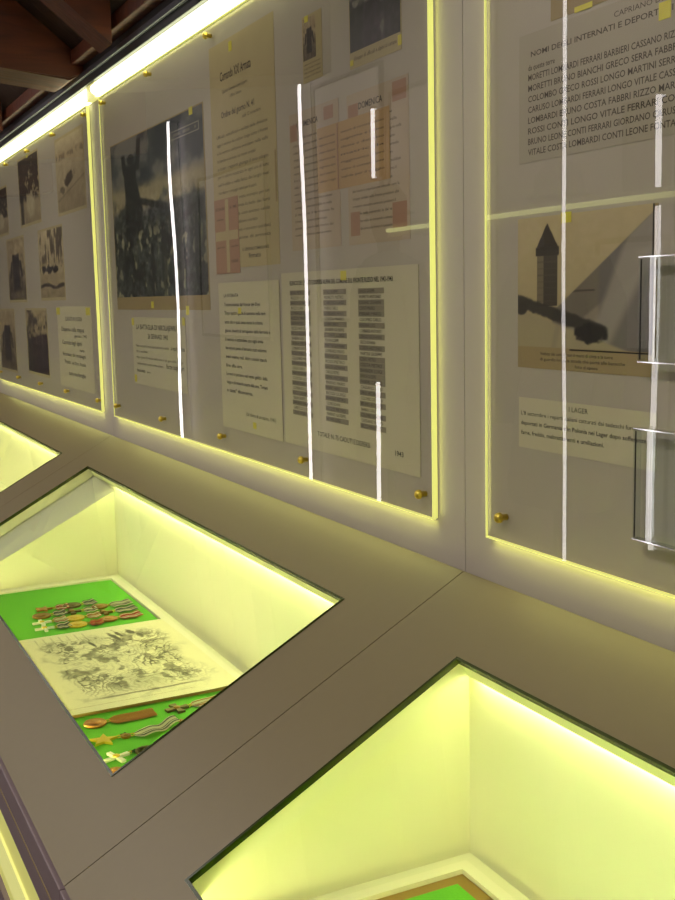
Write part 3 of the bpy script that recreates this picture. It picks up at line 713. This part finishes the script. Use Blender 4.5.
    bm = bmesh.new(); add_box(bm, (xs, yF - .004, 0.0), (xe, yF + .012, 0.665)); add_box(bm, (xs, yF + .013, 0.0), (xs + .018, 0.0099, 0.86)); add_box(bm, (xe - .018, yF + .013, 0.0), (xe, 0.0099, 0.86))
    part('base_panel', bm, M['alu'])

# ------------------------------------------------------------ trays, felt, engraving
def tray(x0, x1, y0, y1, label, border):
    cx, cy = (x0 + x1) / 2, (y0 + y1) / 2; z = FLZ
    t = empty('display_tray', (cx, cy, z + .0005), label, 'display tray')
    w, d = (x1 - x0) / 2, (y1 - y0) / 2; r_ = .016
    bm = bmesh.new(); add_box(bm, (-w, -d, 0), (w, d, .004))
    add_box(bm, (-w, -d, .004), (w, -d + r_, .014)); add_box(bm, (-w, d - r_, .004), (w, d, .014)); add_box(bm, (-w, -d + r_, .004), (-w + r_, d - r_, .014)); add_box(bm, (w - r_, -d + r_, .004), (w, d - r_, .014))
    link('frame', bm, M['traywhite'], t)
    bm = bmesh.new(); add_box(bm, (-w + r_, -d + r_, .0042), (w - r_, d - r_, .0075)); link('card_border', bm, M['traybrown'], t)
    bm = bmesh.new(); add_box(bm, (-w + r_ + border, -d + r_ + border, .0076), (w - r_ - border, d - r_ - border, .0100)); link('felt', bm, M['felt'], t)
    return z + .0108
FZ = tray(-2.69, -1.50, -0.447, -0.097, 'white framed tray lined with green felt in the middle lit case', .003)
tray(-1.072, -0.30, -0.447, -0.102, 'white framed tray with brown border and green felt in the nearest lit case', .020)
# engraving on an added mount
sx0, sx1, sy0, sy1 = -2.245, -1.782, -0.425, -0.118
bm = bmesh.new(); add_box(bm, (sx0 + .006, sy0 + .004, FZ + .004), (sx1 - .006, sy1 - .004, FZ + .012))
t = empty('engraving', ((sx0 + sx1) / 2, (sy0 + sy1) / 2, FZ + .001), 'cream sheet printed with a black engraving of a crowded battle, lying across the tray', 'engraving')
bm.free(); bm = bmesh.new(); cx, cy = (sx0 + sx1) / 2, (sy0 + sy1) / 2
add_box(bm, (sx0 + .008 - cx, sy0 + .004 - cy, 0), (sx1 - .004 - cx, sy1 - .006 - cy, .007)); link('added_mount', bm, M['traybrown'], t)  # added block; its brown edge stands in for the sheet's shadow strip
def img_etch():
    w, h = 320, 240; U, V = grid_uv(w, h)     # U along +X, V along +Y (towards the wall)
    n1 = noise2(w, h, 4, 4, 91, 3); n2 = noise2(w, h, 8, 8, 92, 3); a = noise2(w, h, 16, 14, 93, 3); b = noise2(w, h, 40, 34, 94, 2)
    def hatch(f, dx, dy, wp): return np.clip(1 - np.abs(np.sin(f * (U * dx + V * dy) + wp)) * 1.7, 0, 1)
    st = np.maximum(hatch(46, .8, .5, n1 * 30 + a * 8), hatch(60, -.5, .9, n2 * 22 + a * 6) * .8)
    mass = sm(U, .06, .2) * (1 - sm(U + .2 * (n2 - .5), .72, .98)) * sm(V + .1 * (a - .5), .06, .2) * (1 - sm(V + .22 * (n1 - .5), .82, .97))
    dens = sm(n2 * .6 + a * .5, .42, .72)
    ink = st * (.18 + .95 * dens) * mass
    folds = sm(a, .56, .68) * mass * .55 * (.5 + b)                       # dark folds and figures in the throng
    ink = np.maximum(ink, folds)
    for (p, q, l, t_) in ((.20, .60, .11, .022), (.15, .64, .07, .018), (.22, .42, .07, .012), (.13, .72, .05, .03), (.18, .76, .05, .03)):
        ink = np.maximum(ink, (1 - sm(np.hypot((U - p) / l, (V - q - .25 * (U - p)) / t_) + 1.6 * (a - .5), .6, 1.1)) * .9)
    wash = sm(n1, .45, .7) * mass * .20
    ground = (1 - sm(np.abs(U - (.88 + .05 * (n1 - .5))), .004, .012)) * sm(V, .12, .3) * (1 - sm(V, .7, .9)) * .5
    sky = (1 - sm(np.abs(np.sin(V * 60)), .1, .4)) * (1 - sm(U, .04, .2)) * sm(U, .02, .06) * (V < .45) * (V > .1) * .25
    tot = np.clip(ink * .95 + wash + ground + sky, 0, .9)
    img = lerp(col((236, 230, 196)), col((62, 56, 40)), tot)
    return img
picture('printed_sheet', img_etch(), lambda u, v: (sx0 - cx + (sx1 - sx0) * u, sy0 - cy + (sy1 - sy0) * v, .0082 + .006 * max(0, v - .75) ** 2 * 8 * u + .0012 * math.sin(u * 5)), t)
sh = t.children[-1] if len(t.children) else None

# ------------------------------------------------------------ medals (pendant towards the visitor, ribbon towards the wall)
def add_cross(bm, r, z0, z1, flare=.62, waist=.16):
    pts = []
    for k in range(4):
        a = k * math.pi / 2
        for (rr_, off_) in ((r * waist * 1.35, -math.pi / 4), (r, -flare / 2), (r, flare / 2)):
            pts.append((rr_ * math.cos(a + off_), rr_ * math.sin(a + off_)))
    add_poly(bm, pts, z0, z1)
def add_star(bm, r, z0, z1, n=5, inner=.42):
    add_poly(bm, [((r if i % 2 == 0 else r * inner) * math.cos(math.pi * i / n + .3), (r if i % 2 == 0 else r * inner) * math.sin(math.pi * i / n + .3)) for i in range(2 * n)], z0, z1)
def add_disc(bm, r, z0, z1, n=28):
    add_lathe(bm, [(r * .96, z0), (r, (z0 + z1) / 2), (r * .96, z1), (r * .86, z1), (r * .84, z1 - .0004), (.0004, z1 - .0002)], n)
def medal(x, y, rot, kind, metal, ribbon, stripe, rlen, rw, wave, r, label, name='medal'):
    t = empty(name, (x, y, FZ), label, 'medal', 'medals on the green felt'); t.rotation_euler = (0, 0, rot)
    z0 = .0008
    bm = bmesh.new()
    if kind == 'cross': add_cross(bm, r, z0, z0 + .004)
    elif kind == 'slim': add_cross(bm, r, z0, z0 + .004, .34, .14)
    elif kind == 'disc': add_disc(bm, r, z0, z0 + .004)
    elif kind == 'star': add_star(bm, r, z0, z0 + .004, 5)
    elif kind == 'wreath':
        n = 14
        for i in range(n):
            a = 2 * math.pi * i / n
            Mx = Matrix.Translation((r * .75 * math.cos(a), r * .75 * math.sin(a), z0 + .002)) @ Matrix.Rotation(a + math.pi / 2 + .4, 4, 'Z')
            add_poly(bm, [(-.008, 0), (-.002, .0035), (.008, 0), (-.002, -.0035)], -.0015, .0015, Mx)
        add_star(bm, r * .5, z0, z0 + .003, 6)
    p = link('pendant', bm, M[metal], t)
    if kind in ('cross', 'slim'):
        bm = bmesh.new(); add_lathe(bm, [(r * .27, z0 + .0041), (r * .25, z0 + .0056), (r * .1, z0 + .0062)], 18); link('centre_boss', bm, M['gold' if metal == 'enamel' else 'bronze'], p)
    elif kind == 'disc':
        bm = bmesh.new(); add_lathe(bm, [(r * .5, z0 + .0041), (r * .42, z0 + .0052), (r * .2, z0 + .0056)], 18); link('relief', bm, M[metal], p)
    # ring
    bm = bmesh.new(); rr_ = .004
    pts = [(0, r + rr_ * .6 + rr_ * math.cos(2 * math.pi * i / 12), z0 + .002 + rr_ * .5 * math.sin(2 * math.pi * i / 12)) for i in range(13)]
    add_tube(bm, pts, .0008, 6, False); link('ring', bm, M['gold'], t, True)
    if rlen > 0:
        bm = bmesh.new(); N = 22; K = 8; y0 = r + .005
        grid = []
        for i in range(N + 1):
            s = i / N; yy = y0 + rlen * s; zz = z0 + .0022 + wave * (0.5 - 0.5 * math.cos(s * math.pi * 3)) ; dx = wave * 1.6 * math.sin(s * math.pi * 1.7)
            taper = min(1, .35 + s * 5)
            grid.append([bm.verts.new((dx + rw * taper * (j / K - .5), yy, zz + .0006 * math.sin(j * 1.3))) for j in range(K + 1)])
        for i in range(N):
            for j in range(K):
                f = bm.faces.new((grid[i][j], grid[i][j + 1], grid[i + 1][j + 1], grid[i + 1][j])); f.material_index = 1 if j in (1, 4, 6) and stripe else 0
        ret = bmesh.ops.solidify(bm, geom=bm.faces[:], thickness=.0008)
        link('ribbon', bm, [M[ribbon], M[stripe or ribbon]], t, True)
    return t
# foreground group, near the case's front corner
medal(-1.742, -0.392, -0.02, 'disc', 'copper', 'rib_orange', None, .078, .036, .0010, .019, 'copper round medal with a straight orange ribbon, just in front of the engraving')
medal(-1.665, -0.398, 0.10, 'star', 'gold', 'rib_green', None, .012, .016, .0010, .023, 'bright gilt star medal without visible ribbon, beside the curled striped ribbon')
medal(-1.664, -0.362, 0.05, 'disc', 'bronze', 'rib_white', 'rib_grey', .078, .030, .0075, .008, 'curled white ribbon with olive grey stripes lying behind the gilt star', 'medal')
medal(-1.590, -0.398, 0.30, 'slim', 'enamel', 'rib_green', None, .010, .010, .0005, .022, 'white enamel cross medal with gold centre, nearest the case corner')
medal(-1.592, -0.350, 0.00, 'wreath', 'iron', 'rib_green', None, .045, .030, .0012, .017, 'dark wreath medal with a dark green ribbon, behind the white enamel cross')
medal(-1.738, -0.252, 0.12, 'cross', 'iron', 'rib_white', 'rib_orange', .070, .030, .0015, .021, 'dull bronze cross with a pale striped ribbon, at the right edge of the opening')
medal(-1.668, -0.258, 0.40, 'slim', 'bronze', 'rib_grey', None, .050, .024, .0010, .018, 'small bronze cross cut off by the right side of the counter opening')
medal(-1.542, -0.412, 0.1, 'disc', 'copper', 'rib_red', None, .03, .020, .0005, .011, 'small copper disc at the very front corner of the opening')
# cluster on the far green board
rr = random.Random(12)
clus = [(-2.325, -.352, 'slim', 'enamel', 'rib_grey', 'rib_white', 'cream cross medal at the front of the far cluster, nearest the engraving'),
        (-2.372, -.348, 'slim', 'enamel', 'rib_white', 'rib_orange', 'cream cross medal at the front of the far cluster, second from the engraving'),
        (-2.425, -.338, 'disc', 'bronze', 'rib_grey', 'rib_white', 'brown medal at the front of the far cluster, third from the engraving'),
        (-2.478, -.322, 'star', 'copper', 'rib_red', 'rib_white', 'reddish star medal at the far front corner of the cluster'),
        (-2.318, -.283, 'disc', 'gold', 'rib_red', 'rib_orange', 'golden round medal with a reddish ribbon beside the engraving'),
        (-2.370, -.276, 'disc', 'gold', 'rib_orange', 'rib_white', 'golden round medal with an orange ribbon, middle of the far cluster'),
        (-2.424, -.270, 'cross', 'iron', 'rib_white', 'rib_green', 'dark cross with a pale striped ribbon, middle of the far cluster'),
        (-2.476, -.258, 'disc', 'iron', 'rib_grey', 'rib_white', 'dark round medal with a grey ribbon, far side of the cluster'),
        (-2.325, -.212, 'disc', 'copper', 'rib_red', 'rib_white', 'copper medal with a red striped ribbon near the back of the case'),
        (-2.380, -.208, 'cross', 'bronze', 'rib_grey', 'rib_white', 'bronze cross with a grey striped ribbon near the back of the case'),
        (-2.434, -.205, 'disc', 'bronze', 'rib_white', 'rib_grey', 'round bronze medal with a whitish ribbon near the back of the case')]
for i, (x, y, kd, me_, rb, st, lab) in enumerate(clus):
    medal(x, y, rr.uniform(-.12, .12), kd, me_, rb, st, .030 if y < -.24 else .050, .040, .0022, .0205 if y < -.24 else .0185, lab)

# ------------------------------------------------------------ the room behind the visitor, seen only as reflections
def room_tube(x, z0, z1, label, y=-2.4, rad=.012):
    t = empty('lamp_tube', (x, y, z0), label, 'lamp', 'upright lamps on the opposite wall')
    h = z1 - z0
    bm = bmesh.new(); add_tube(bm, [(0, 0, .01), (0, 0, h - .01)], rad, 12); link('glowing_tube', bm, M['room_tube'], t, True)
    if y > -2.3:
        bm = bmesh.new(); add_lathe(bm, [(.14, 0), (.14, .015), (.02, .03), (.014, .05), (.014, .1)], 24); link('foot', bm, M['chrome'], t, True)
        bm = bmesh.new(); add_tube(bm, [(0, 0, h - .012), (0, 0, h)], .014, 12); link('cap', bm, M['chrome'], t); return
    bm = bmesh.new(); add_box(bm, (-.02, -.0999, 0), (.02, -.014, .02)); add_box(bm, (-.02, -.0999, h - .02), (.02, -.014, h)); add_tube(bm, [(0, 0, 0), (0, 0, .012)], .014, 12); add_tube(bm, [(0, 0, h - .012), (0, 0, h)], .014, 12)
    add_box(bm, (-.008, -.0999, 0), (.008, -.085, h)); add_box(bm, (-.006, -.02, 0), (.006, .0, .012)); add_box(bm, (-.006, -.02, h - .012), (.006, .0, h))
    link('bracket', bm, M['chrome'], t)
room_tube(-9.605, 0.12, 3.16, 'upright white lamp tube furthest along the opposite wall')
room_tube(-6.86, 0.12, 3.16, 'upright white lamp tube second from the far end of the opposite wall')
room_tube(-5.88, 2.28, 2.70, 'short upright white lamp tube high on the opposite wall')
room_tube(-4.95, 0.0, 1.17, 'low freestanding white lamp tube before the uniform dummy', -1.9)
room_tube(-3.18, 0.0, 3.05, 'freestanding tall white lamp tube on a round foot', -1.7, .0065)
room_tube(-3.475, 0.50, 2.38, 'upright white lamp tube at the near end of the opposite wall')
t = empty('light_fixture', (-3.75, -1.9, 1.915), 'long yellow horizontal light on the opposite wall', 'light fixture')
bm = bmesh.new(); add_tube(bm, [(-1.065, 0, 0), (1.3, 0, 0)], .010, 10); link('lamp_tube', bm, M['yellow_tube'], t, True)
bm = bmesh.new(); add_box(bm, (-1.085, -.028, -.03), (1.32, -.012, .03)); link('housing', bm, M['wall'], t)
for x in (-1.085, 1.30): box('bracket', (x, -.5999, -.02), (x + .02, -.0281, .02), M['alu'], t)
def room_board(x0, x1, z0, z1, m, label):
    t = empty('reflected_board', ((x0 + x1) / 2, -2.4998, z0), label, 'board')
    w = (x1 - x0) / 2; h = z1 - z0
    bm = bmesh.new(); add_box(bm, (-w, 0, 0), (w, .015, h)); link('board', bm, m, t)
    bm = bmesh.new(); f = .025
    add_box(bm, (-w - f, 0, -f), (w + f, .022, 0)); add_box(bm, (-w - f, 0, h), (w + f, .022, h + f)); add_box(bm, (-w - f, 0, 0), (-w, .022, h)); add_box(bm, (w, 0, 0), (w + f, .022, h)); link('frame', bm, M['darkwood'], t)
room_board(-6.80, -5.95, 1.45, 2.95, M['board_white'], 'added large pale board in a thin frame high on the opposite wall, between two lamp tubes')  # added in place of the bright window mirrored in the acrylic
room_board(-5.81, -5.1, 1.45, 2.75, M['board_white'], 'added large pale board in a thin frame right of the short high lamp tube')  # second added board, widening that bright reflection
room_board(-3.92, -3.53, 1.35, 1.80, M['board_white'], 'small pale board in a thin frame on the opposite wall, below the dark one')
room_board(-9.2, -7.7, 1.3, 2.6, M['board_white'], 'pale board in a thin frame at the far end of the opposite wall')
room_board(-3.75, -3.53, 1.99, 2.36, M['dark'], 'dark board in a thin frame on the opposite wall')
#room_board(-6.75, -6.2, 1.25, 1.85, M['newsprint'], 'pale board in a thin frame on the opposite wall')
#room_board(-8.9, -7.6, 1.1, 2.0, M['newsprint'], 'wide pale board in a thin frame on the opposite wall')
# two uniform dummies
def dummy(x, y, h, label):
    t = empty('mannequin', (x, y, 0), label, 'mannequin'); s = h / 1.75
    bm = bmesh.new(); add_lathe(bm, [(.16 * s, 0), (.16 * s, .02 * s), (.02 * s, .03 * s), (.02 * s, .8 * s)], 20); link('stand', bm, M['darkwood'], t)
    bm = bmesh.new(); add_lathe(bm, [(.24 * s, .55 * s), (.25 * s, .6 * s), (.20 * s, .95 * s), (.17 * s, 1.05 * s), (.21 * s, 1.3 * s), (.22 * s, 1.4 * s), (.16 * s, 1.47 * s), (.06 * s, 1.5 * s), (.055 * s, 1.53 * s)], 24, Matrix.Diagonal((1.0, .62, 1, 1)))
    for sx in (-1, 1): add_tube(bm, [(sx * .2 * s, 0, 1.42 * s), (sx * .27 * s, 0, 1.3 * s), (sx * .3 * s, .01, 1.05 * s), (sx * .29 * s, .04, .82 * s)], [.06 * s, .065 * s, .055 * s, .045 * s], 12)
    link('greatcoat', bm, M['dark'], t, True)
    bm = bmesh.new(); add_lathe(bm, [(.05 * s, 1.48 * s), (.055 * s, 1.54 * s), (.075 * s, 1.58 * s), (.088 * s, 1.64 * s), (.08 * s, 1.71 * s), (.04 * s, 1.745 * s)], 20); link('head', bm, M['skin'], t, True)
    bm = bmesh.new(); add_lathe(bm, [(.12 * s, 1.665 * s), (.125 * s, 1.672 * s), (.092 * s, 1.68 * s), (.088 * s, 1.74 * s), (.05 * s, 1.79 * s)], 20); link('hat', bm, M['dark'], t, True)
dummy(-5.43, -2.25, 2.15, 'tall uniform dummy in a dark greatcoat by the opposite wall')
dummy(-3.92, -2.25, 2.1, 'nearer uniform dummy in a dark greatcoat by the opposite wall')
# chair
t = empty('chair', (-2.75, -2.0, 0), 'wooden chair standing by the opposite wall', 'chair')
bm = bmesh.new(); add_box(bm, (-.21, -.21, .43), (.21, .21, .46), .006); link('seat', bm, M['darkwood'], t)
bm = bmesh.new(); add_box(bm, (-.19, -.21, .70), (.19, -.19, .88), .006); link('backrest', bm, M['darkwood'], t)
for sx in (-1, 1):
    bm = bmesh.new(); add_tube(bm, [(sx * .19, .19, 0), (sx * .18, .18, .43)], .014, 10); link('leg', bm, M['darkwood'], t, True)
    bm = bmesh.new(); add_tube(bm, [(sx * .19, -.20, 0), (sx * .18, -.20, .43), (sx * .18, -.20, .88)], .014, 10); link('leg', bm, M['darkwood'], t, True)
# housings for the added room lamps
for i, q in enumerate(ADDED_ROOM_LAMPS):
    t = empty('added_ceiling_lamp', (q[0], q[1], q[2]), ['added unseen lamp hanging directly over the visitor', 'added unseen lamp hanging over the middle counter', 'added unseen lamp hanging over the far photographs', 'added unseen lamp hanging at the far end of the room'][i], 'lamp', 'added hanging room lamps')
    bm = bmesh.new(); add_box(bm, (-.62, -.15, .004), (.62, .15, .05), .004); link('housing', bm, M['alu'], t)
    bm = bmesh.new(); zc = zr(q[1])
    for sx in (-.5, .5): add_tube(bm, [(sx, 0, .05), (sx, 0, zc - q[2] - .004)], .003, 8)
    link('hanging_wire', bm, M['alu'], t)

bpy.data.objects.remove(_fo)
bpy.data.curves.remove(_font)
